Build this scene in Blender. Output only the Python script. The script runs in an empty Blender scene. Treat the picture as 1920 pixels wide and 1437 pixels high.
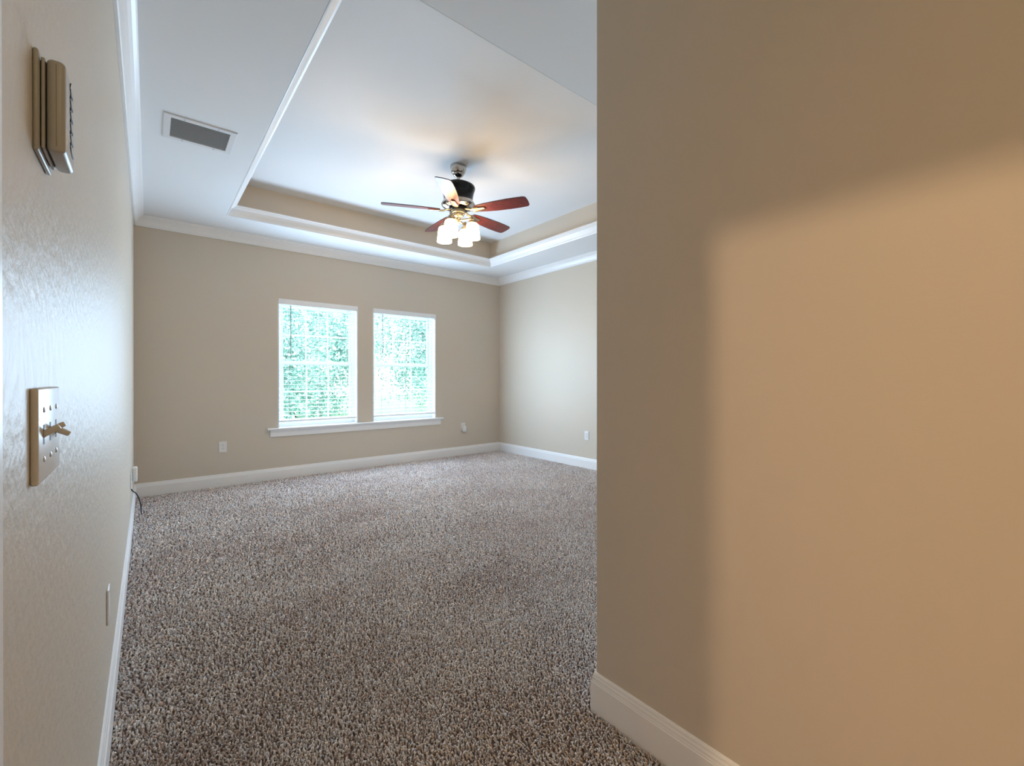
import bpy, bmesh, math, random
import numpy as np
from mathutils import Vector, Matrix

S = bpy.context.scene
COL = S.collection
R = math.radians
random.seed(7)
rng = np.random.default_rng(11)

# ------------------------------------------------------------------ room size (metres)
W, D = 4.403, 5.668            # right wall, window wall
ZC, ZT = 2.72, 3.06            # soffit height, tray ceiling height
NX, NY = 1.30, 1.017           # outside corner of the wall beside the camera
TX0, TX1, TY0, TY1 = 0.686, 3.835, 1.686, 5.112   # opening of the tray
DY0, DY1, DH = -0.35, 0.458, 2.03                  # bathroom doorway in the left wall
WIN = ((1.240, 2.152), (2.346, 3.268))
WZ0, WZ1 = 0.583, 2.060

# ------------------------------------------------------------------ camera
cd = bpy.data.cameras.new('camera')
cd.sensor_fit = 'HORIZONTAL'
cd.sensor_width = 36.0
cd.lens = 36.0 * 834.25 / 1920.0
cd.shift_x = -15.37 / 1920.0
cd.shift_y = -7.49 / 1920.0
cd.clip_start = 0.01
cam = bpy.data.objects.new('camera', cd)
COL.objects.link(cam)
cam.location = (0.1052, 0.0, 1.15)
cam.rotation_euler = (R(90 - 0.119), 0.0, R(-39.89))
S.camera = cam

# ------------------------------------------------------------------ view
S.view_settings.view_transform = 'Standard'
S.view_settings.look = 'None'
S.view_settings.exposure = 0.10
S.view_settings.gamma = 1.0
S.view_settings.use_curve_mapping = False
S.cycles.max_bounces = 10
S.cycles.diffuse_bounces = 6
S.cycles.sample_clamp_indirect = 6.0

# ------------------------------------------------------------------ sky, sun, daylight at the two windows
wd = bpy.data.worlds.new('sky')
S.world = wd
wd.use_nodes = True
bg = wd.node_tree.nodes['Background']
bg.inputs['Color'].default_value = (0.80, 0.95, 1.0, 1)
bg.inputs['Strength'].default_value = 4.1

def light(name, kind, loc, energy, color, rot=(0, 0, 0), **kw):
    l = bpy.data.lights.new(name, kind)
    l.energy = energy
    l.color = color
    for k, v in kw.items():
        setattr(l, k, v)
    o = bpy.data.objects.new(name, l)
    COL.objects.link(o)
    o.location = loc
    o.rotation_euler = rot
    return o

light('sunlight', 'SUN', (2, 0, 8), 9.0, (1.0, 0.98, 0.92), (R(42), 0, R(8)), angle=R(0.6))
for (a, b) in WIN:
    # daylight entering between the slats, and daylight the slats and sill pass on into the room
    light('window_daylight', 'AREA', ((a + b) / 2, D + 0.073, (WZ0 + WZ1) / 2 - 0.01), 11.0, (0.60, 0.79, 1.0),
          (R(-90), 0, 0), shape='RECTANGLE', size=b - a - 0.03, size_y=WZ1 - WZ0 - 0.05)
    light('blind_daylight', 'AREA', ((a + b) / 2, D - 0.012, (WZ0 + WZ1) / 2), 44.0, (0.53, 0.745, 1.0),
          (R(-90), 0, 0), shape='RECTANGLE', size=b - a - 0.06, size_y=WZ1 - WZ0 - 0.1)
# warm lamp on the bathroom ceiling, shining out through the doorway beside the camera
light('bathroom_lamp', 'POINT', (-1.60, 0.285, 2.53), 100.0, (1.0, 0.68, 0.40), shadow_soft_size=0.055)
# warm fill light added behind the camera to brighten the unlit hall
light('hall_fill', 'POINT', (0.70, -1.15, 2.45), 8.0, (1.0, 0.80, 0.38), shadow_soft_size=0.18)

# ------------------------------------------------------------------ materials
def mat(name, color, rough=0.5, metal=0.0, spec=0.5, bump=None, emis=None, var=None, coat=0.0):
    m = bpy.data.materials.new(name)
    m.use_nodes = True
    nt = m.node_tree
    b = nt.nodes['Principled BSDF']
    b.inputs['Base Color'].default_value = (*color, 1)
    b.inputs['Roughness'].default_value = rough
    b.inputs['Metallic'].default_value = metal
    b.inputs['Specular IOR Level'].default_value = spec
    if coat:
        b.inputs['Coat Weight'].default_value = coat
        b.inputs['Coat Roughness'].default_value = 0.12
    tc = nt.nodes.new('ShaderNodeTexCoord')
    if var:                                         # (scale, amount): slight unevenness of the colour
        n = nt.nodes.new('ShaderNodeTexNoise')
        n.inputs['Scale'].default_value = var[0]
        n.inputs['Detail'].default_value = 3
        nt.links.new(tc.outputs['Object'], n.inputs['Vector'])
        mx = nt.nodes.new('ShaderNodeMix')
        mx.data_type = 'RGBA'
        mx.inputs[6].default_value = (*[c * (1 - var[1]) for c in color], 1)
        mx.inputs[7].default_value = (*[min(1, c * (1 + var[1])) for c in color], 1)
        nt.links.new(n.outputs['Fac'], mx.inputs[0])
        nt.links.new(mx.outputs[2], b.inputs['Base Color'])
    if bump:                                        # (scale, strength, distance)
        n = nt.nodes.new('ShaderNodeTexNoise')
        n.inputs['Scale'].default_value = bump[0]
        n.inputs['Detail'].default_value = 4
        nt.links.new(tc.outputs['Object'], n.inputs['Vector'])
        bp = nt.nodes.new('ShaderNodeBump')
        bp.inputs['Strength'].default_value = bump[1]
        bp.inputs['Distance'].default_value = bump[2]
        nt.links.new(n.outputs['Fac'], bp.inputs['Height'])
        nt.links.new(bp.outputs['Normal'], b.inputs['Normal'])
    if emis:
        b.inputs['Emission Color'].default_value = (*emis[0], 1)
        b.inputs['Emission Strength'].default_value = emis[1]
    return m

M = {}
TAN = (0.63, 0.565, 0.475)
M['paint'] = mat('tan eggshell wall paint', TAN, 0.45, spec=0.26, bump=(70, 0.14, 0.003), var=(1.5, 0.02))
M['rolled'] = mat('tan eggshell wall paint with roller texture', TAN, 0.42, spec=0.26, bump=(42, 0.55, 0.004), var=(1.5, 0.02))
M['ceiling'] = mat('flat white ceiling paint', (0.84, 0.845, 0.85), 0.75, spec=0.25, bump=(45, 0.10, 0.002))
M['trim'] = mat('white semi gloss trim paint', (0.88, 0.88, 0.88), 0.32, spec=0.5)
M['vinyl'] = mat('white vinyl window frame', (0.82, 0.84, 0.86), 0.4)
M['blind'] = mat('white faux wood blind', (0.86, 0.87, 0.88), 0.4)
M['cord'] = mat('white blind cord', (0.8, 0.8, 0.8), 0.7)
M['wand'] = mat('grey plastic tilt wand', (0.16, 0.22, 0.24), 0.3)
M['plate'] = mat('white wall plate plastic', (0.82, 0.81, 0.79), 0.3)
M['ivory'] = mat('ivory wall plate plastic', (0.64, 0.59, 0.53), 0.30)
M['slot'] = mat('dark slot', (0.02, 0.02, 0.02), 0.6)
M['steel'] = mat('plated screw', (0.55, 0.55, 0.55), 0.3, metal=1.0)
M['thermostat'] = mat('ivory thermostat plastic', (0.43, 0.405, 0.36), 0.35)
M['seam'] = mat('brown shadowed seam', (0.16, 0.13, 0.10), 0.6)
M['ventwhite'] = mat('white enamelled vent', (0.78, 0.78, 0.79), 0.35)
M['louver'] = mat('grey enamelled louvers', (0.36, 0.37, 0.38), 0.45)
M['blackcord'] = mat('black cable', (0.02, 0.02, 0.022), 0.4)
M['nickel'] = mat('polished gunmetal nickel', (0.50, 0.47, 0.44), 0.12, metal=1.0)
M['blacknickel'] = mat('polished black nickel', (0.008, 0.0075, 0.0075), 0.07, metal=0.0, spec=0.28)
M['brass'] = mat('satin brushed nickel brass', (0.46, 0.39, 0.27), 0.30, metal=1.0)
M['bladetop'] = mat('dark edge of blade', (0.05, 0.022, 0.02), 0.35)

def wood():
    m = mat('cherry veneer', (0.24, 0.045, 0.035), 0.34, spec=0.4, coat=0.08)
    nt = m.node_tree
    b = nt.nodes['Principled BSDF']
    tc = nt.nodes.new('ShaderNodeTexCoord')
    mp = nt.nodes.new('ShaderNodeMapping')
    mp.inputs['Scale'].default_value = (6, 6, 60)
    n = nt.nodes.new('ShaderNodeTexNoise')
    n.inputs['Scale'].default_value = 5
    n.inputs['Detail'].default_value = 5
    cr = nt.nodes.new('ShaderNodeValToRGB')
    cr.color_ramp.elements[0].position = 0.3
    cr.color_ramp.elements[0].color = (0.075, 0.014, 0.014, 1)
    cr.color_ramp.elements[1].position = 0.75
    cr.color_ramp.elements[1].color = (0.17, 0.030, 0.027, 1)
    nt.links.new(tc.outputs['Object'], mp.inputs['Vector'])
    nt.links.new(mp.outputs['Vector'], n.inputs['Vector'])
    nt.links.new(n.outputs['Fac'], cr.inputs['Fac'])
    nt.links.new(cr.outputs['Color'], b.inputs['Base Color'])
    return m
M['wood'] = wood()
M['shade'] = mat('lit frosted glass', (0.9, 0.88, 0.82), 0.5, emis=((1.0, 0.67, 0.35), 26.0))

def glass():
    m = bpy.data.materials.new('window glass')
    m.use_nodes = True
    nt = m.node_tree
    nt.nodes.clear()
    out = nt.nodes.new('ShaderNodeOutputMaterial')
    mix = nt.nodes.new('ShaderNodeMixShader')
    tr = nt.nodes.new('ShaderNodeBsdfTransparent')
    tr.inputs['Color'].default_value = (0.94, 0.98, 0.97, 1)
    gl = nt.nodes.new('ShaderNodeBsdfGlossy')
    gl.inputs['Roughness'].default_value = 0.02
    mix.inputs[0].default_value = 0.06
    nt.links.new(tr.outputs[0], mix.inputs[1])
    nt.links.new(gl.outputs[0], mix.inputs[2])
    nt.links.new(mix.outputs[0], out.inputs['Surface'])
    return m
M['glass'] = glass()

def pile():
    m = mat('brown frieze carpet yarn', (0.3, 0.24, 0.2), 0.85, spec=0.15)
    nt = m.node_tree
    b = nt.nodes['Principled BSDF']
    a = nt.nodes.new('ShaderNodeAttribute')
    a.attribute_name = 'yarn'
    nt.links.new(a.outputs['Color'], b.inputs['Base Color'])
    b.inputs['Sheen Weight'].default_value = 0.25
    b.inputs['Sheen Roughness'].default_value = 0.4
    return m
M['pile'] = pile()
M['backing'] = mat('brown carpet backing', (0.17, 0.125, 0.105), 0.95, spec=0.1, bump=(240, 0.6, 0.004), var=(30, 0.2))
M['bark'] = mat('grey brown bark', (0.16, 0.13, 0.11), 0.9, bump=(20, 0.5, 0.02))
M['lawn'] = mat('lawn', (0.16, 0.30, 0.16), 0.9, var=(6, 0.3), bump=(60, 0.5, 0.02))

def leaf():
    m = mat('pale green leaf', (0.20, 0.46, 0.34), 0.5, spec=0.4)
    nt = m.node_tree
    b = nt.nodes['Principled BSDF']
    a = nt.nodes.new('ShaderNodeAttribute')
    a.attribute_name = 'yarn'
    nt.links.new(a.outputs['Color'], b.inputs['Base Color'])
    b.inputs['Transmission Weight'].default_value = 0.0
    return m
M['leaf'] = leaf()

# ------------------------------------------------------------------ mesh helpers
def obj(name, bm, m, parent=None, smooth=False, angle=None):
    me = bpy.data.meshes.new(name)
    bmesh.ops.recalc_face_normals(bm, faces=bm.faces)
    bm.to_mesh(me)
    bm.free()
    for mm in (m if isinstance(m, (list, tuple)) else [m]):
        me.materials.append(mm)
    if smooth:
        me.polygons.foreach_set('use_smooth', [True] * len(me.polygons))
        if angle:
            me.set_sharp_from_angle(angle=R(angle))
    o = bpy.data.objects.new(name, me)
    COL.objects.link(o)
    if parent:
        o.parent = parent
    return o

def new():
    return bmesh.new()

def box(bm, x0, x1, y0, y1, z0, z1, bev=0.0, seg=2):
    r = bmesh.ops.create_cube(bm, size=1.0)
    vs = r['verts']
    for v in vs:
        v.co = Vector((x0 + (v.co.x + .5) * (x1 - x0), y0 + (v.co.y + .5) * (y1 - y0), z0 + (v.co.z + .5) * (z1 - z0)))
    if bev:
        es = list({e for v in vs for e in v.link_edges})
        bmesh.ops.bevel(bm, geom=es, offset=bev, segments=seg, profile=0.5, affect='EDGES')
    return vs

def xform(bm, start, mtx):
    bm.verts.ensure_lookup_table()
    for v in bm.verts[start:]:
        v.co = mtx @ v.co

def lathe(bm, prof, seg=40, center=(0, 0, 0), cap=True):
    """prof: list of (radius, z)."""
    rings = []
    for (r, z) in prof:
        if r < 1e-6:
            rings.append([bm.verts.new((center[0], center[1], center[2] + z))])
        else:
            rings.append([bm.verts.new((center[0] + r * math.cos(2 * math.pi * k / seg), center[1] + r * math.sin(2 * math.pi * k / seg), center[2] + z)) for k in range(seg)])
    for a, b in zip(rings[:-1], rings[1:]):
        for k in range(seg):
            k2 = (k + 1) % seg
            if len(a) == 1 and len(b) == 1:
                continue
            if len(a) == 1:
                bm.faces.new((a[0], b[k], b[k2]))
            elif len(b) == 1:
                bm.faces.new((a[k], a[k2], b[0]))
            else:
                bm.faces.new((a[k], a[k2], b[k2], b[k]))
    if cap:
        for r in (rings[0], rings[-1]):
            if len(r) > 2:
                bm.faces.new(r)

def tube(bm, pts, rad, seg=10):
    pts = [Vector(p) for p in pts]
    rings = []
    up = Vector((0, 0, 1))
    for i, p in enumerate(pts):
        t = (pts[min(i + 1, len(pts) - 1)] - pts[max(i - 1, 0)]).normalized()
        ref = up if abs(t.dot(up)) < 0.95 else Vector((1, 0, 0))
        a = t.cross(ref).normalized()
        b = t.cross(a).normalized()
        rr = rad[i] if isinstance(rad, (list, tuple)) else rad
        rings.append([bm.verts.new(p + (a * math.cos(2 * math.pi * k / seg) + b * math.sin(2 * math.pi * k / seg)) * rr) for k in range(seg)])
    for a, b in zip(rings[:-1], rings[1:]):
        for k in range(seg):
            bm.faces.new((a[k], a[(k + 1) % seg], b[(k + 1) % seg], b[k]))
    bm.faces.new(rings[0])
    bm.faces.new(rings[-1])

def spline(pts, n=8):
    pts = [Vector(p) for p in pts]
    q = [pts[0]] + pts + [pts[-1]]
    out = []
    for i in range(1, len(q) - 2):
        for k in range(n):
            t = k / n
            p0, p1, p2, p3 = q[i - 1], q[i], q[i + 1], q[i + 2]
            out.append(0.5 * ((2 * p1) + (p2 - p0) * t + (2 * p0 - 5 * p1 + 4 * p2 - p3) * t * t + (3 * p1 - p0 - 3 * p2 + p3) * t ** 3))
    out.append(pts[-1])
    return out

def tag(o, label=None, cat=None, group=None, kind=None):
    if label:
        o['label'] = label
    if cat:
        o['category'] = cat
    if group:
        o['group'] = group
    if kind:
        o['kind'] = kind
    return o

def struct(name, bm, m, label, cat, parent=None, **kw):
    return tag(obj(name, bm, m, parent, **kw), label, cat, kind='structure')

def thing(name, loc, label, cat, group=None):
    o = bpy.data.objects.new(name, None)
    o.empty_display_size = 0.05
    COL.objects.link(o)
    o.location = loc
    return tag(o, label, cat, group)

def sweep_rings(path, prof, closed=False):
    """rings of a moulding profile (offset to the left of travel, z) mitred at each path point."""
    n = len(path)
    rings = []
    for i, p in enumerate(path):
        p = Vector(p)
        d0 = d1 = None
        if closed or i > 0:
            d0 = (p - Vector(path[i - 1])).normalized()
        if closed or i < n - 1:
            d1 = (Vector(path[(i + 1) % n]) - p).normalized()
        d0 = d0 or d1
        d1 = d1 or d0
        n0, n1 = Vector((-d0.y, d0.x)), Vector((-d1.y, d1.x))
        mtr = (n0 + n1) / (1 + n0.dot(n1))
        rings.append([Vector((p.x + mtr.x * o, p.y + mtr.y * o, z)) for (o, z) in prof])
    return rings

def sweep_segment(bm, ra, rb):
    a = [bm.verts.new(v) for v in ra]
    b = [bm.verts.new(v) for v in rb]
    k = len(a)
    for i in range(k):
        j = (i + 1) % k
        bm.faces.new((a[i], a[j], b[j], b[i]))
    bm.faces.new(a)
    bm.faces.new(b)

# ------------------------------------------------------------------ SETTING: floor, walls, ceiling
bm = new()
box(bm, -2.8, W + 0.14, -1.75, D + 0.02, -0.14, -0.012)
struct('floor', bm, M['backing'], 'carpeted bedroom floor running from the hall to the window wall', 'floor')

bm = new()                                            # left wall with the bathroom doorway
box(bm, -0.12, 0, -1.75, DY0 - 0.02, -0.1, ZC)
box(bm, -0.12, 0, DY1 + 0.02, D + 0.16, -0.1, ZC)
box(bm, -0.12, 0, DY0 - 0.02, DY1 + 0.02, DH + 0.02, ZC)
struct('wall_left', bm, M['rolled'], 'long tan wall at the left edge carrying the switches and thermostat', 'wall')

bm = new()                                            # window wall
y0, y1 = D, D + 0.16
box(bm, 0, WIN[0][0], y0, y1, -0.1, ZC)
box(bm, WIN[0][1], WIN[1][0], y0, y1, -0.1, ZC)
box(bm, WIN[1][1], W + 0.14, y0, y1, -0.1, ZC)
for (a, b) in WIN:
    box(bm, a, b, y0, y1, -0.1, WZ0 - 0.02)
    box(bm, a, b, y0, y1, WZ1, ZC)
struct('wall_back', bm, M['paint'], 'tan far wall with the two blind covered windows', 'wall')

bm = new()
box(bm, W, W + 0.14, NY - 0.12, D, -0.1, ZC)
struct('wall_right', bm, M['paint'], 'pale far right wall beyond the near corner', 'wall')

bm = new()                                            # wall beside the camera and the room's near wall, one L shape
vs = [(NX, -1.75), (NX, NY), (W, NY), (W, NY - 0.12), (NX + 0.12, NY - 0.12), (NX + 0.12, -1.75)]
lo = [bm.verts.new((x, y, -0.1)) for x, y in vs]
hi = [bm.verts.new((x, y, ZC)) for x, y in vs]
for i in range(6):
    bm.faces.new((lo[i], lo[(i + 1) % 6], hi[(i + 1) % 6], hi[i]))
bm.faces.new(lo)
bm.faces.new(hi)
e = [x for x in bm.edges if all(abs(v.co.x - NX) < 1e-5 and abs(v.co.y - NY) < 1e-5 for v in x.verts)]
bmesh.ops.bevel(bm, geom=e, offset=0.004, segments=3, profile=0.5, affect='EDGES')
struct('wall_near', bm, M['paint'], 'large tan wall filling the right half beside the camera', 'wall')

bm = new()
box(bm, -0.12, NX + 0.12, -1.87, -1.75, -0.1, ZC)
struct('wall_hall', bm, M['paint'], 'end wall of the entry hall behind the camera', 'wall')

bm = new()                                            # the bathroom behind the doorway
box(bm, -2.8, -2.7, -1.75, 1.35, -0.1, ZC)
box(bm, -2.7, -0.12, -1.85, -1.75, -0.1, ZC)
box(bm, -2.7, -0.12, 1.25, 1.35, -0.1, ZC)
struct('wall_bathroom', bm, M['paint'], 'tan walls of the bathroom beyond the doorway', 'wall')

bm = new()                                            # soffit round the tray, tray top
T = 0.10
for (a, b, c, d) in ((-2.8, TX0, -1.87, D + 0.16), (TX1, W + 0.14, NY - 0.12, D + 0.16), (TX0, TX1, TY1, D + 0.16), (TX0, TX1, -1.87, TY0)):
    box(bm, a, b, c, d, ZC, ZC + T)
box(bm, TX0 - 0.1, TX1 + 0.1, TY0 - 0.1, TY1 + 0.1, ZT, ZT + 0.1)
struct('ceiling', bm, M['ceiling'], 'white tray ceiling with its lower soffit border', 'ceiling')

bm = new()                                            # tan sides of the tray
i_, o_ = [(TX0, TY0), (TX1, TY0), (TX1, TY1), (TX0, TY1)], [(TX0 - 0.1, TY0 - 0.1), (TX1 + 0.1, TY0 - 0.1), (TX1 + 0.1, TY1 + 0.1), (TX0 - 0.1, TY1 + 0.1)]
q = [[bm.verts.new((x, y, z)) for (x, y) in p] for p in (i_, o_) for z in (ZC + 0.002, ZT)]
for k in range(4):
    j = (k + 1) % 4
    bm.faces.new((q[0][k], q[0][j], q[1][j], q[1][k]))
    bm.faces.new((q[2][k], q[2][j], q[3][j], q[3][k]))
    bm.faces.new((q[0][k], q[0][j], q[2][j], q[2][k]))
    bm.faces.new((q[1][k], q[1][j], q[3][j], q[3][k]))
struct('wall_tray', bm, M['paint'], 'tan sides of the recessed ceiling tray', 'wall')

# ------------------------------------------------------------------ mouldings
PATH = [(NX, -1.75), (NX, NY), (W, NY), (W, D), (0, D), (0, DY1 + 0.07)]
BASE = [(0.0005, -0.012), (0.014, -0.012), (0.014, 0.094), (0.0122, 0.0965), (0.0122, 0.1005), (0.0108, 0.1025), (0.0098, 0.111),
        (0.0078, 0.1145), (0.0068, 0.1225), (0.004, 0.1275), (0.0005, 0.1285)]
CROWN = [(0.0005, 2.620), (0.012, 2.620), (0.0135, 2.627), (0.011, 2.631), (0.0165, 2.636), (0.020, 2.647), (0.028, 2.665), (0.040, 2.682),
         (0.053, 2.694), (0.058, 2.697), (0.058, 2.702), (0.066, 2.706), (0.072, 2.711), (0.072, 2.7195), (0.0005, 2.7195)]
rb = sweep_rings(PATH, BASE)
rc = sweep_rings(PATH, CROWN)
WHERE = ['near', 'room', 'right', 'back', 'left']
TXT = ['at the foot of the near wall by the camera', 'behind the near corner', 'along the foot of the far right wall',
       'along the foot of the window wall', 'along the foot of the left wall']
for k in range(5):
    bm = new()
    sweep_segment(bm, rb[k], rb[k + 1])
    struct('baseboard_' + WHERE[k], bm, M['trim'], 'white moulded baseboard ' + TXT[k], 'baseboard')
TXT = ['at the top of the near wall', 'above the room side of the near wall', 'at the top of the far right wall',
       'at the top of the window wall', 'at the top of the left wall']
n_trim = 0
for k in range(5):
    n_trim += 1
    bm = new()
    sweep_segment(bm, rc[k], rc[k + 1])
    struct('trim_%d' % n_trim, bm, M['trim'], 'white crown moulding ' + TXT[k], 'crown moulding')
# crown at the lip of the tray, flaring inwards and up
TP = [(TX0, TY0), (TX1, TY0), (TX1, TY1), (TX0, TY1)]
LIP = [(0.0015, ZC), (0.008, ZC), (0.010, ZC + 0.004), (0.014, ZC + 0.010), (0.016, ZC + 0.022), (0.026, ZC + 0.045), (0.042, ZC + 0.066),
       (0.058, ZC + 0.078), (0.062, ZC + 0.080), (0.064, ZC + 0.086), (0.074, ZC + 0.089), (0.074, ZC + 0.099), (0.060, ZC + 0.099), (0.0015, ZC + 0.030)]
rt = sweep_rings(TP, LIP, closed=True)
for k, s in enumerate(('near', 'right', 'far', 'left')):
    n_trim += 1
    bm = new()
    sweep_segment(bm, rt[k], rt[(k + 1) % 4])
    struct('trim_%d' % n_trim, bm, M['trim'], 'white moulding on the %s lip of the ceiling tray' % s, 'crown moulding')

# doorway casing and jamb
bm = new()
cw, ct = 0.07, 0.018
for (xa, xb) in ((0.0, ct), (-0.12 - ct, -0.12)):
    box(bm, xa, xb, DY1, DY1 + cw, -0.012, DH + cw, 0.003)
    box(bm, xa, xb, DY0 - cw, DY0, -0.012, DH + cw, 0.003)
    box(bm, xa, xb, DY0 - cw, DY1 + cw, DH, DH + cw, 0.003)
box(bm, -0.12, 0, DY1, DY1 + 0.02, -0.012, DH + 0.02)
box(bm, -0.12, 0, DY0 - 0.02, DY0, -0.012, DH + 0.02)
box(bm, -0.12, 0, DY0, DY1, DH, DH + 0.02)
struct('door_1', bm, M['trim'], 'white casing of the bathroom doorway at the left edge', 'door frame')

# ------------------------------------------------------------------ windows and blinds
YF0, YF1 = D + 0.085, D + 0.15
for i, (a, b) in enumerate(WIN):
    side = ('left', 'right')[i]
    bm = new()                                        # white reveal lining the opening
    t = 0.012
    box(bm, a, a + t, D + 0.001, YF0, WZ0, WZ1)
    box(bm, b - t, b, D + 0.001, YF0, WZ0, WZ1)
    box(bm, a, b, D + 0.001, YF0, WZ1 - t, WZ1)
    f = 0.046                                         # outer frame
    box(bm, a, a + f, YF0, YF1, WZ0 - 0.02, WZ1, 0.003)
    box(bm, b - f, b, YF0, YF1, WZ0 - 0.02, WZ1, 0.003)
    box(bm, a + f, b - f, YF0, YF1, WZ1 - f, WZ1, 0.003)
    box(bm, a + f, b - f, YF0, YF1, WZ0 - 0.02, WZ0 + 0.045, 0.003)
    w = struct('window_%d' % (i + 1), bm, M['vinyl'], 'white vinyl %s window with grid bars behind open blinds' % side, 'window')
    zm = 1.325
    ga, gb = a + f, b - f
    for nm, z0, z1, ys in (('upper_sash', zm - 0.02, WZ1 - f, YF0 + 0.035), ('lower_sash', WZ0 + 0.045, zm + 0.03, YF0 + 0.008)):
        bm = new()
        s = 0.032
        yb = ys + 0.026
        box(bm, ga, ga + s, ys, yb, z0, z1, 0.003)
        box(bm, gb - s, gb, ys, yb, z0, z1, 0.003)
        box(bm, ga + s, gb - s, ys, yb, z0, z0 + s + 0.012, 0.003)
        box(bm, ga + s, gb - s, ys, yb, z1 - s - 0.008, z1, 0.003)
        for q_ in (1, 2):                             # grid bars
            xm = ga + s + (gb - ga - 2 * s) * q_ / 3
            box(bm, xm - 0.009, xm + 0.009, ys + 0.008, ys + 0.018, z0 + s, z1 - s)
        zc = (z0 + z1) / 2
        box(bm, ga + s, gb - s, ys + 0.0072, ys + 0.0188, zc - 0.009, zc + 0.009)
        so = obj(nm, bm, M['vinyl'], w)
        bm = new()
        box(bm, ga + s - 0.004, gb - s + 0.004, ys + 0.012, ys + 0.015, z0 + s, z1 - s)
        obj('pane', bm, M['glass'], so)

    # the blind, hung inside the opening
    yb0, yb1 = D + 0.012, D + 0.062
    t_ = thing('window_blind', ((a + b) / 2, yb0, WZ1 - 0.014),
               'white slatted blind lowered with open slats over the %s window' % side, 'blind', 'faux wood window blinds')
    ox, oy, oz = t_.location

    def part(name, bm, m, parent=None, **kw):
        bmesh.ops.translate(bm, verts=bm.verts, vec=(-ox, -oy, -oz))
        return obj(name, bm, m, parent or t_, **kw)
    bm = new()
    box(bm, a + 0.014, b - 0.014, yb0, yb1, WZ1 - 0.055, WZ1 - 0.014, 0.002)
    part('headrail', bm, M['blind'])
    bm = new()
    box(bm, a + 0.004, b - 0.004, D - 0.010, D + 0.002, 1.999, WZ1 - 0.001, 0.003)
    part('valance', bm, M['blind'])
    bm = new()
    zs = 1.985
    sp = 0.0455
    tilt = R(3)
    n = 0
    while zs > 0.69:
        st = len(bm.verts)
        box(bm, a + 0.016, b - 0.016, -0.025, 0.025, -0.0014, 0.0014)
        xform(bm, st, Matrix.Translation((0, (yb0 + yb1) / 2, zs)) @ Matrix.Rotation(tilt, 4, 'X'))
        zs -= sp
        n += 1
    part('slats', bm, M['blind'])
    bm = new()
    box(bm, a + 0.016, b - 0.016, yb0, yb1, 0.642, 0.662, 0.003)
    part('bottom_rail', bm, M['blind'])
    for xr in (0.13, 0.5, 0.87):
        bm = new()
        xx = a + (b - a) * xr
        for yy in (yb0 - 0.001, yb1 + 0.001):
            box(bm, xx - 0.002, xx + 0.002, yy - 0.0006, yy + 0.0006, 0.65, WZ1 - 0.055)
        part('ladder_cord', bm, M['cord'])
    bm = new()
    tube(bm, [(a + 0.133, D - 0.004, 1.992), (a + 0.133, D - 0.006, 1.376)], 0.0042, 8)
    part('tilt_wand', bm, M['wand'], smooth=True)

# one long stool and apron under both windows
sl = thing('window_sill', (2.25, D, WZ0), 'long white sill board under both windows', 'window sill')
sl['kind'] = 'structure'
bm = new()
box(bm, 1.130, 3.372, D - 0.048, D - 0.0005, WZ0 - 0.022, WZ0, 0.006, 3)
for (a, b) in WIN:
    box(bm, a + 0.001, b - 0.001, D - 0.01, YF0, WZ0 - 0.0195, WZ0 - 0.0002)
bmesh.ops.translate(bm, verts=bm.verts, vec=(-2.25, -D, -WZ0))
obj('stool_board', bm, M['trim'], sl)
bm = new()
sweep_segment(bm, [Vector((1.160, D - o, z)) for o, z in ((0.0005, 0.482), (0.013, 0.482), (0.016, 0.492), (0.016, 0.530), (0.022, 0.545), (0.022, 0.5605), (0.0005, 0.5605))],
              [Vector((3.340, D - o, z)) for o, z in ((0.0005, 0.482), (0.013, 0.482), (0.016, 0.492), (0.016, 0.530), (0.022, 0.545), (0.022, 0.5605), (0.0005, 0.5605))])
bmesh.ops.translate(bm, verts=bm.verts, vec=(-2.25, -D, -WZ0))
obj('apron', bm, M['trim'], sl)

# ------------------------------------------------------------------ electrical plates. Local frame: x to the right along the wall, y out of the wall, z up
def outlet(loc, rz, label):
    t = thing('wall_outlet', loc, label, 'outlet', 'white duplex outlets')
    t.rotation_euler = (0, 0, rz)
    bm = new()
    box(bm, -0.035, 0.035, 0, 0.0055, -0.057, 0.057, 0.003)
    obj('cover_plate', bm, M['plate'], t)
    for s in (1, -1):
        bm = new()
        st = 0
        lathe(bm, [(0.0168, 0), (0.0168, 0.0075), (0.0155, 0.0085), (0, 0.0085)], 28)
        for v in bm.verts:
            v.co.y = max(-0.0135, min(0.0135, v.co.y))
        xform(bm, 0, Matrix.Translation((0, 0, s * 0.0195)) @ Matrix.Rotation(R(-90), 4, 'X'))
        rc_ = obj('receptacle', bm, M['plate'], t)
        bm = new()
        for xx, h in ((-0.0063, 0.0042), (0.0063, 0.0034)):
            box(bm, xx - 0.0011, xx + 0.0011, 0.0084, 0.0088, s * 0.0195 + 0.004 - h, s * 0.0195 + 0.004 + h)
        st = len(bm.verts)
        lathe(bm, [(0.0024, 0), (0.0024, 0.0004)], 12)
        xform(bm, st, Matrix.Translation((0, 0.0084, s * 0.0195 - 0.0075)) @ Matrix.Rotation(R(-90), 4, 'X'))
        obj('slots', bm, M['slot'], rc_)
    bm = new()
    lathe(bm, [(0.0034, 0), (0.0034, 0.0006), (0.0018, 0.0014), (0, 0.0015)], 14)
    xform(bm, 0, Matrix.Translation((0, 0.0054, 0)) @ Matrix.Rotation(R(-90), 4, 'X'))
    obj('screw', bm, M['steel'], t)
    return t

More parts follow.
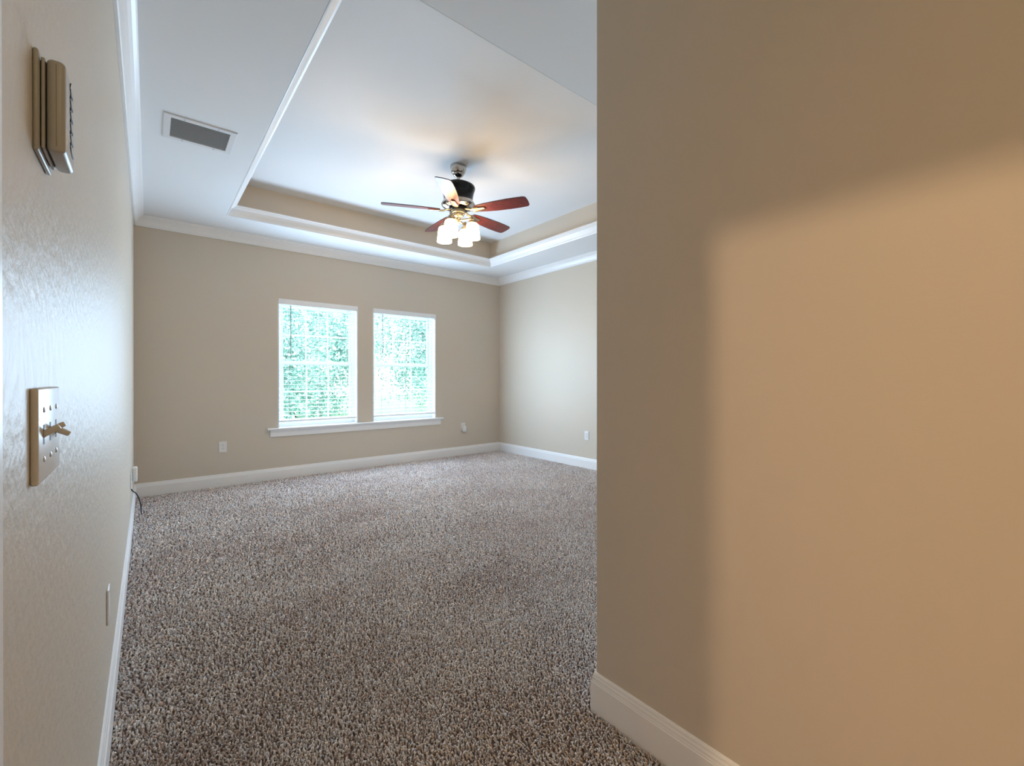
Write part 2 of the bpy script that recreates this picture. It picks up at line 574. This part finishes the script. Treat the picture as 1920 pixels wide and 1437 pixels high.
outlet((0.714, D, 0.417), R(180), 'white duplex outlet left of the windows on the far wall')
outlet((3.726, D, 0.424), R(180), 'white outlet right of the windows with a white plug-in over its lower half')
outlet((W, 3.815, 0.416), R(90), 'white duplex outlet on the far right wall')
t = thing('wall_plate', (0.0, 1.985, 0.408), 'blank white cover plate seen edge-on low on the left wall', 'wall plate')
t.rotation_euler = (0, 0, R(-90))
bm = new()
box(bm, -0.035, 0.035, 0, 0.0065, -0.057, 0.057, 0.003, 3)
obj('cover_plate', bm, M['plate'], t, smooth=True, angle=40)
for s in (1, -1):
    bm = new()
    lathe(bm, [(0.0034, 0), (0.0034, 0.0004), (0.0018, 0.0010), (0, 0.0011)], 14)
    xform(bm, 0, Matrix.Translation((0, 0.0064, s * 0.042)) @ Matrix.Rotation(R(-90), 4, 'X'))
    obj('screw', bm, M['plate'], t)
outlet((0.0, 4.50, 0.366), R(-90), 'white outlet with an adapter near the far end of the left wall')

def plug_in(loc, rz, w, h, d, label, name='plug_in_adapter'):
    t = thing(name, loc, label, 'plug-in adapter')
    t.rotation_euler = (0, 0, rz)
    bm = new()
    box(bm, -w / 2, w / 2, 0, d, -h / 2, h / 2, min(0.009, d / 3), 3)
    obj('body', bm, M['plate'], t, smooth=True, angle=40)
    bm = new()
    box(bm, -w * 0.25, w * 0.25, d - 0.0004, d + 0.0008, -h * 0.2, h * 0.28, 0.0004)
    obj('face_panel', bm, M['vinyl'], t)
    bm = new()
    box(bm, -w * 0.12, w * 0.12, d - 0.0002, d + 0.001, -h * 0.38, -h * 0.33)
    obj('indicator', bm, M['louver'], t)
    return t
plug_in((3.732, D - 0.0088, 0.388), R(180), 0.052, 0.092, 0.034, 'white rounded plug-in over the outlet right of the windows')
plug_in((0.0088, 4.565, 0.405), R(-90), 0.07, 0.112, 0.030, 'white adapter on the left wall outlet above the black cable')

# black cable dropping from the outlet to the carpet
bm = new()
CABLE = [(0.006, 4.462, 0.308), (0.016, 4.50, 0.283), (0.031, 4.55, 0.257), (0.048, 4.62, 0.197), (0.057, 4.70, 0.128), (0.058, 4.78, 0.066), (0.059, 4.86, 0.022), (0.060, 4.90, 0.0175)]
tube(bm, spline(CABLE, 6), 0.0042, 8)
cb = tag(obj('cable', bm, M['blackcord'], smooth=True), 'thin black cable drooping from left wall outlet to the carpet', 'cable')
bm = new()
tube(bm, [(0.060, 4.893, 0.0178), (0.058, 4.925, 0.0172)], 0.006, 10)
tag(obj('connector', bm, M['plate'], cb, smooth=True), 'white plug end')

# three-gang switch plate
t = thing('light_switch', (0, 0.836, 1.081), 'ivory triple toggle switch plate on the left wall below the thermostat', 'light switch')
t.rotation_euler = (0, 0, R(-90))
bm = new()
box(bm, -0.0805, 0.0805, 0, 0.0072, -0.057, 0.057, 0.0028, 3)
obj('cover_plate', bm, M['ivory'], t, smooth=True, angle=40)
for k, up in ((1, 1), (0, 1), (-1, -1)):              # local +x points towards the camera
    x = 0.046 * k
    bm = new()
    box(bm, x - 0.0052, x + 0.0052, 0.0068, 0.0074, -0.012, 0.012)
    obj('toggle_slot', bm, M['slot'], t)
    bm = new()
    box(bm, -0.0046, 0.0046, -0.002, 0.0175, -0.0042, 0.0042, 0.0012)
    for v in bm.verts:
        f = 1 - 0.25 * max(0, v.co.y) / 0.0175
        v.co.x *= f
        v.co.z *= f
    xform(bm, 0, Matrix.Translation((x, 0.006, 0)) @ Matrix.Rotation(R(32 * up), 4, 'X'))
    obj('toggle', bm, M['ivory'], t, smooth=True, angle=40)
    for s in (1, -1):
        bm = new()
        lathe(bm, [(0.0036, 0), (0.0036, 0.0007), (0.002, 0.0016), (0, 0.0018)], 16)
        xform(bm, 0, Matrix.Translation((x, 0.0071, s * 0.0302)) @ Matrix.Rotation(R(-90), 4, 'X'))
        obj('screw', bm, M['steel'], t)

# thermostat
t = thing('thermostat', (0, 0.822, 1.484), 'ivory wall thermostat with back plate high on the left wall', 'thermostat')
t.rotation_euler = (0, 0, R(-90))
bm = new()
box(bm, -0.046, 0.046, 0, 0.0052, -0.0615, 0.0605, 0.0025, 3)
obj('back_plate', bm, M['thermostat'], t, smooth=True, angle=40)
bm = new()
box(bm, -0.036, 0.036, 0.005, 0.0105, -0.052, 0.052, 0.0015)
obj('sub_base', bm, M['slot'], t)
bm = new()
box(bm, -0.038, 0.038, 0.0062, 0.0095, -0.055, 0.055, 0.001)
obj('spacer', bm, M['thermostat'], t)
bm = new()
box(bm, -0.040, 0.040, 0.0105, 0.0275, -0.0567, 0.0567, 0.0062, 5)
obj('front_cover', bm, M['thermostat'], t, smooth=True, angle=60)
bm = new()
box(bm, -0.0401, 0.0401, 0.0190, 0.0194, -0.0505, 0.0505)
obj('seam', bm, M['seam'], t)
bm = new()                                            # curling dark marks down the front cover
pts = []
for k in range(97):
    s_ = k / 96
    z = 0.048 - 0.090 * s_
    amp = 0.0100 + 0.004 * s_
    pts.append((-0.006 + amp * math.sin(s_ * 2 * math.pi * 6.0) - 0.006 * s_, 0.0275, z + 0.0042 * math.cos(s_ * 2 * math.pi * 6.0)))
tube(bm, pts, 0.0010, 6)
obj('marking', bm, M['slot'], t)

# ------------------------------------------------------------------ ceiling vent
t = thing('air_vent', (0.362, 3.522, ZC), 'white framed ceiling vent with grey louvers on the left soffit', 'vent')
bm = new()
ax, ay, ix, iy, th = 0.186, 0.172, 0.150, 0.132, 0.0075
loops = [[bm.verts.new((sx * hx, sy * hy, z)) for sx, sy in ((-1, -1), (1, -1), (1, 1), (-1, 1))]
         for hx, hy, z in ((ax, ay, 0), (ax, ay, -th * 0.4), (ax - 0.003, ay - 0.003, -th), (ix + 0.002, iy + 0.002, -th), (ix, iy, -th * 0.7), (ix, iy, 0))]
for la, lb in zip(loops, loops[1:] + loops[:1]):
    for q_ in range(4):
        bm.faces.new((la[q_], la[(q_ + 1) % 4], lb[(q_ + 1) % 4], lb[q_]))
obj('frame', bm, M['ventwhite'], t)
bm = new()
k = -iy + 0.006
while k < iy - 0.004:
    st = len(bm.verts)
    box(bm, -ix, ix, -0.0033, 0.0033, -0.0006, 0.0006)
    xform(bm, st, Matrix.Translation((0, k, -0.0040)) @ Matrix.Rotation(R(-25), 4, 'X'))
    k += 0.0165
obj('louvers', bm, M['louver'], t)
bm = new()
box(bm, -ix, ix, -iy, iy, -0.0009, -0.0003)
obj('duct_shadow_plate', bm, M['slot'], t).name = 'duct_shade'  # duct shade behind the louvers, put in as a flat black sheet
for sx in (-0.085, 0.085):
    for sy in (-1, 1):
        bm = new()
        lathe(bm, [(0.004, 0), (0.004, -0.0012), (0, -0.002)], 12, (sx, sy * 0.151, -th))
        obj('screw', bm, M['louver'], t)

# ------------------------------------------------------------------ ceiling fan
FX, FY = 2.253, 3.440
fan = thing('ceiling_fan', (FX, FY, ZT), 'five bladed cherry and black ceiling fan with four lit glass shades', 'ceiling fan')
def zz(prof):
    return [(r, z - ZT) for r, z in prof]
bm = new()
lathe(bm, zz([(0, 3.06), (0.072, 3.06), (0.074, 3.052), (0.072, 3.035), (0.066, 3.010), (0.056, 2.992), (0.052, 2.990), (0.050, 2.984), (0.040, 2.970), (0.026, 2.963), (0.020, 2.958), (0, 2.958)]), 48)
obj('canopy', bm, M['nickel'], fan, smooth=True, angle=35)
bm = new()
lathe(bm, zz([(0, 2.97), (0.0125, 2.97), (0.0125, 2.90), (0, 2.90)]), 24)
obj('downrod', bm, M['nickel'], fan, smooth=True, angle=35)
bm = new()
lathe(bm, zz([(0, 2.905), (0.06, 2.903), (0.118, 2.893), (0.148, 2.876), (0.153, 2.862), (0.150, 2.848), (0.140, 2.820), (0.133, 2.785), (0.131, 2.762), (0.133, 2.745), (0.137, 2.738)]), 64, cap=False)
obj('motor_housing', bm, M['blacknickel'], fan, smooth=True, angle=50)
bm = new()
lathe(bm, zz([(0.137, 2.739), (0.141, 2.734), (0.144, 2.728), (0.151, 2.716), (0.150, 2.704), (0.138, 2.692), (0.105, 2.684), (0.06, 2.682), (0, 2.682)]), 64, cap=False)
obj('motor_skirt', bm, M['nickel'], fan, smooth=True, angle=50)
bm = new()
lathe(bm, zz([(0, 2.683), (0.078, 2.683), (0.082, 2.678), (0.082, 2.668), (0.078, 2.663), (0, 2.663)]), 48)
obj('flywheel', bm, M['blacknickel'], fan, smooth=True, angle=35)
bm = new()
lathe(bm, zz([(0, 2.664), (0.058, 2.664), (0.062, 2.660), (0.062, 2.640), (0.060, 2.636), (0.054, 2.633), (0.052, 2.622), (0.042, 2.606), (0.026, 2.600), (0.020, 2.594), (0.020, 2.586), (0.013, 2.580), (0.013, 2.556), (0.008, 2.550), (0.010, 2.540), (0.006, 2.531), (0, 2.529)]), 40)
obj('light_fitter', bm, M['brass'], fan, smooth=True, angle=35)
for a_ in range(6):                                   # fitter screws
    bm = new()
    ca, sa = math.cos(a_ * math.pi / 3), math.sin(a_ * math.pi / 3)
    lathe(bm, zz([(0.004, 2.626), (0.004, 2.618), (0, 2.616)]), 10, (0.049 * ca, 0.049 * sa, 0))
    obj('fitter_screw', bm, M['nickel'], fan, smooth=True, angle=35)

BZ = 2.656 - ZT
BLADE_A0 = 187.5 - 31.94
PITCH = math.tan(R(13))
def blade_outline():
    up = [(0.165, 0.034), (0.20, 0.046), (0.26, 0.056), (0.36, 0.066), (0.48, 0.0715), (0.58, 0.070), (0.640, 0.066), (0.655, 0.060), (0.664, 0.046)]
    dn = [(0.668, 0.0), (0.664, -0.046), (0.654, -0.058), (0.64, -0.063), (0.58, -0.066), (0.48, -0.066), (0.36, -0.060), (0.26, -0.052), (0.20, -0.044), (0.165, -0.034)]
    return up + dn
for k in range(5):
    rot = Matrix.Rotation(R(BLADE_A0 + 72 * k), 4, 'Z')
    bm = new()
    ol = blade_outline()
    top = [bm.verts.new((x, y, BZ - y * PITCH + 0.004)) for x, y in ol]
    bot = [bm.verts.new((x, y, BZ - y * PITCH - 0.003)) for x, y in ol]
    n = len(ol)
    bm.faces.new(top)
    bm.faces.new(bot)
    for i in range(n):
        f = bm.faces.new((top[i], top[(i + 1) % n], bot[(i + 1) % n], bot[i]))
        f.material_index = 1
    xform(bm, 0, rot)
    bl = obj('blade', bm, [M['wood'], M['bladetop']], fan)
    bm = new()                                        # iron: arm from the flywheel, plate under the blade with a raised tongue
    sec = [(0.070, 0.014, 0.012), (0.100, 0.013, 0.007), (0.130, 0.016, -0.006), (0.160, 0.030, -0.010), (0.185, 0.030, -0.010), (0.205, 0.021, -0.010), (0.258, 0.017, -0.010), (0.266, 0.011, -0.010)]
    rings = []
    for (x, hw, dz) in sec:
        tilt = min(1, max(0, (x - 0.09) / 0.07)) * PITCH
        rings.append([bm.verts.new((x, y, BZ + dz - y * tilt + z)) for y, z in ((-hw, 0.004), (hw, 0.004), (hw, -0.003), (hw * 0.7, -0.006), (-hw * 0.7, -0.006), (-hw, -0.003))])
    for ra, rb_ in zip(rings[:-1], rings[1:]):
        for i in range(6):
            bm.faces.new((ra[i], ra[(i + 1) % 6], rb_[(i + 1) % 6], rb_[i]))
    bm.faces.new(rings[0])
    bm.faces.new(rings[-1])
    xform(bm, 0, rot)
    obj('blade_iron', bm, M['brass'], bl, smooth=True, angle=30)

SR = 0.140
for k in range(4):
    ang = R(243 - 31.94 + 90 * k)
    rot = Matrix.Rotation(ang, 4, 'Z')
    bm = new()
    zq = 2.574 - ZT
    box(bm, 0.010, SR - 0.004, -0.0075, 0.0075, zq - 0.0065, zq + 0.0065, 0.0015)
    box(bm, SR - 0.010, SR + 0.008, -0.009, 0.009, zq - 0.014, zq + 0.030, 0.002)
    box(bm, SR - 0.008, SR + 0.034, -0.007, 0.007, zq - 0.022, zq - 0.012, 0.0015)
    xform(bm, 0, rot)
    obj('lamp_arm', bm, M['brass'], fan)
    c = rot @ Vector((SR, 0, 0))
    bm = new()
    lathe(bm, zz([(0, 2.563), (0.016, 2.562), (0.030, 2.556), (0.036, 2.548), (0.036, 2.532), (0.030, 2.528), (0, 2.528)]), 32, (c.x, c.y, 0))
    obj('shade_holder', bm, M['brass'], fan, smooth=True, angle=35)
    bm = new()
    lathe(bm, zz([(0.028, 2.528), (0.046, 2.524), (0.053, 2.516), (0.056, 2.500), (0.061, 2.455), (0.067, 2.398), (0.067, 2.392), (0.064, 2.392), (0.058, 2.455), (0.053, 2.498), (0.044, 2.518), (0.028, 2.524)]), 40, (c.x, c.y, 0), cap=False)
    obj('lamp_shade', bm, M['shade'], fan, smooth=True, angle=40)
    bm = new()
    lathe(bm, zz([(0, 2.520), (0.013, 2.518), (0.014, 2.490), (0.026, 2.462), (0.029, 2.445), (0.022, 2.425), (0, 2.416)]), 24, (c.x, c.y, 0))
    obj('bulb', bm, M['shade'], fan, smooth=True, angle=40)

# ------------------------------------------------------------------ carpet pile: tufts of twisted yarn, one object
def tufts():
    pts = []
    def fill(x0, x1, y0, y1, s):
        nx, ny = int((x1 - x0) / s), int((y1 - y0) / s)
        gx, gy = np.meshgrid(np.arange(nx), np.arange(ny))
        x = x0 + (gx.ravel() + rng.random(nx * ny)) * (x1 - x0) / nx
        y = y0 + (gy.ravel() + rng.random(nx * ny)) * (y1 - y0) / ny
        pts.append(np.stack([x, y, np.full(x.shape, s)], 1))
    e = 0.016
    xr = W - e
    fill(e, NX - e, -1.70, 0.50, 0.016)
    fill(e, NX - e, 0.50, NY + e, 0.0078)
    fill(e, 2.5, NY + e, 1.9, 0.0080)
    fill(e, 3.7, 1.9, 2.9, 0.0098)
    fill(e, xr, 2.9, 4.2, 0.0122)
    fill(e, xr, 4.2, D - e, 0.0145)
    fill(2.5, xr, NY + e, 1.9, 0.0125)
    fill(3.7, xr, 1.9, 2.9, 0.0125)
    return np.concatenate(pts)

def lowfreq(x, y, seed, f):
    r = np.random.default_rng(seed)
    v = np.zeros_like(x)
    for k in range(7):
        a, ph, q = r.uniform(0, 2 * np.pi), r.uniform(0, 2 * np.pi), f * r.uniform(0.6, 2.2)
        v += np.sin((x * np.cos(a) + y * np.sin(a)) * q + ph)
    return v / 2.6

P = tufts()
N = len(P)
x, y, s = P.T
d = lowfreq(x, y, 3, 2.6)                              # footprints: where the pile leans
lean_dir = rng.uniform(0, 2 * np.pi, N) * 0.75 + np.where(d + rng.normal(0, 0.9, N) > 0, 0.6, 3.4)
lean = rng.uniform(0.15, 1.05, N) + 0.12 * d
length = rng.uniform(0.85, 1.25, N) * (0.0115 + 0.42 * s)
rad = s * rng.uniform(0.32, 0.46, N)
curl = rng.uniform(-1.6, 1.6, N)
base = np.stack([x, y, np.full(N, -0.0125)], 1)
verts = np.zeros((N, 10, 3))
prev = base.copy()
cur_dir, cur_lean = lean_dir.copy(), lean * 0.5
for ring in range(4):
    dirv = np.stack([np.cos(cur_dir) * np.sin(cur_lean), np.sin(cur_dir) * np.sin(cur_lean), np.cos(cur_lean)], 1)
    if ring > 0:
        prev = prev + dirv * (length / 3)[:, None]
        cur_dir = cur_dir + curl * 0.5
        cur_lean = np.minimum(cur_lean + lean * 0.45, 1.9)
        dirv = np.stack([np.cos(cur_dir) * np.sin(cur_lean), np.sin(cur_dir) * np.sin(cur_lean), np.cos(cur_lean)], 1)
    if ring < 3:
        ref = np.array([0.3, 0.9, 0.1])
        a = np.cross(dirv, ref)
        a /= np.linalg.norm(a, axis=1)[:, None]
        b = np.cross(dirv, a)
        rr = rad * (0.8, 1.1, 0.95)[ring]
        for j in range(3):
            an = 2 * np.pi * j / 3 + ring * 0.5
            verts[:, ring * 3 + j] = prev + (a * np.cos(an) + b * np.sin(an)) * rr[:, None]
    else:
        verts[:, 9] = prev
verts[:, :, 0] = np.clip(verts[:, :, 0], 0.0005, W - 0.001)          # the pile stops at the walls
verts[:, :, 1] = np.clip(verts[:, :, 1], None, D - 0.001)
hall = (x < NX) & (y < NY + 0.03)
verts[hall, :, 0] = np.minimum(verts[hall, :, 0], NX - 0.006)
room = x >= NX - 0.02
room &= ~hall
verts[room, :, 1] = np.maximum(verts[room, :, 1], NY + 0.006)
tri = []
for r_ in range(2):
    for j in range(3):
        j2 = (j + 1) % 3
        tri += [(r_ * 3 + j, r_ * 3 + j2, r_ * 3 + 3 + j2), (r_ * 3 + j, r_ * 3 + 3 + j2, r_ * 3 + 3 + j)]
for j in range(3):
    tri.append((6 + j, 6 + (j + 1) % 3, 9))
tri = np.array(tri)
faces = (tri[None] + (np.arange(N) * 10)[:, None, None]).reshape(-1)
me = bpy.data.meshes.new('carpet_pile')
me.vertices.add(N * 10)
me.vertices.foreach_set('co', verts.reshape(-1).astype(np.float32))
nf = len(faces) // 3
me.loops.add(nf * 3)
me.loops.foreach_set('vertex_index', faces.astype(np.int32))
me.polygons.add(nf)
me.polygons.foreach_set('loop_start', np.arange(0, nf * 3, 3, dtype=np.int32))
me.polygons.foreach_set('use_smooth', np.ones(nf, bool))
worn_shade = lowfreq(x, y, 8, 3.4) * 0.10 + lowfreq(x, y, 5, 9.0) * 0.06       # trodden, browner patches, with pile shading painted into the tone
tone = np.clip(rng.normal(0.5, 0.33, N) + worn_shade, 0, 1)[:, None]
c0, c1 = np.array([0.55, 0.435, 0.395]), np.array([1.0, 0.94, 0.90])
colr = c0 * (1 - tone) + c1 * tone
warm = rng.random(N)[:, None] - 0.5
colr = colr * (1 + warm * np.array([0.14, 0.0, -0.14]))
colr = np.concatenate([colr, np.ones((N, 1))], 1)
at = me.attributes.new('yarn', 'FLOAT_COLOR', 'POINT')
at.data.foreach_set('color', np.repeat(colr, 10, axis=0).astype(np.float32).reshape(-1))
me.update()
me.validate()
me.materials.append(M['pile'])
cp = bpy.data.objects.new('carpet_pile', me)
COL.objects.link(cp)
tag(cp, 'mottled brown and beige frieze carpet covering the whole floor', 'carpet', kind='stuff')

# ------------------------------------------------------------------ outside: lawn and trees beyond the windows
bm = new()
box(bm, -14, 24, D + 0.3, 40, -0.75, -0.45)
struct('ground', bm, M['lawn'], 'green lawn outside the windows', 'lawn')

def tree(loc, height, spread, n, size, label, group, seed, low=0.1, cat='tree', name='tree'):
    r = np.random.default_rng(seed)
    t = thing(name, loc, label, cat, group)
    bm = new()
    tube(bm, [(0, 0, 0), (0.05, 0.02, height * 0.3), (-0.04, 0.05, height * 0.6), (0.02, 0, height * 0.85)],
         [0.10 * height / 4, 0.08 * height / 4, 0.05 * height / 4, 0.02], 10)
    for k in range(6):
        a = k * 1.1
        z = height * (0.3 + 0.08 * k)
        tube(bm, [(0, 0, z), (math.cos(a) * spread * 0.35, math.sin(a) * spread * 0.35, z + height * 0.12), (math.cos(a) * spread * 0.7, math.sin(a) * spread * 0.7, z + height * 0.18)], [0.04, 0.025, 0.01], 6)
    obj('trunk', bm, M['bark'], t, smooth=True)
    nc = 46                                           # leaves grow in clumps
    u = r.normal(size=(nc, 3))
    u /= np.linalg.norm(u, axis=1)[:, None]
    cen = u * (r.random(nc) ** 0.4)[:, None] * np.array([spread, spread, height * (1 - low) / 2])
    cen[:, 2] += height * (low + (1 - low) / 2)
    which = r.integers(0, nc, n)
    c = cen[which] + r.normal(size=(n, 3)) * spread * 0.17
    c = c[c[:, 2] > 0.03]
    n = len(c)
    d1 = r.normal(size=(n, 3)); d1 /= np.linalg.norm(d1, axis=1)[:, None]
    d2 = np.cross(d1, r.normal(size=(n, 3))); d2 /= np.linalg.norm(d2, axis=1)[:, None]
    nn = np.cross(d1, d2)
    L = (size * r.uniform(0.7, 1.3, n))[:, None]
    v = np.stack([c - d1 * L / 2, c + d2 * L * 0.25 + nn * L * 0.06, c + d1 * L / 2, c - d2 * L * 0.25 + nn * L * 0.06], 1)
    f = (np.array([0, 1, 2, 0, 2, 3])[None] + (np.arange(n) * 4)[:, None]).reshape(-1)
    m = bpy.data.meshes.new('foliage')
    m.vertices.add(n * 4)
    m.vertices.foreach_set('co', v.reshape(-1).astype(np.float32))
    m.loops.add(len(f))
    m.loops.foreach_set('vertex_index', f.astype(np.int32))
    m.polygons.add(len(f) // 3)
    m.polygons.foreach_set('loop_start', np.arange(0, len(f), 3, dtype=np.int32))
    tt = r.random(n)[:, None]
    cc = np.array([0.23, 0.43, 0.42]) * (1 - tt) + np.array([0.47, 0.70, 0.69]) * tt
    cc = np.concatenate([cc, np.ones((n, 1))], 1)
    at = m.attributes.new('yarn', 'FLOAT_COLOR', 'POINT')
    at.data.foreach_set('color', np.repeat(cc, 4, axis=0).astype(np.float32).reshape(-1))
    m.update()
    m.validate()
    m.materials.append(M['leaf'])
    o = bpy.data.objects.new('foliage', m)
    COL.objects.link(o)
    o.parent = t
    return t

tree((2.0, 10.9, -0.45), 4.6, 1.55, 30000, 0.085, 'leafy green tree seen through the blind of the left window', 'trees beyond the windows', 21)
tree((6.4, 11.0, -0.45), 5.0, 1.65, 32000, 0.085, 'leafy green tree seen through the blind of the right window', 'trees beyond the windows', 22)
tree((4.1, 17.8, -0.45), 7.0, 2.9, 60000, 0.12, 'taller tree farther back between the two window trees', 'trees beyond the windows', 23, low=0.0)
tree((-4.4, 16.0, -0.45), 5.8, 2.0, 16000, 0.11, 'tree outside beyond the left end of the windows', 'trees beyond the windows', 24)
tree((12.8, 16.5, -0.45), 6.6, 2.1, 16000, 0.11, 'tree outside beyond the right end of the windows', 'trees beyond the windows', 25)
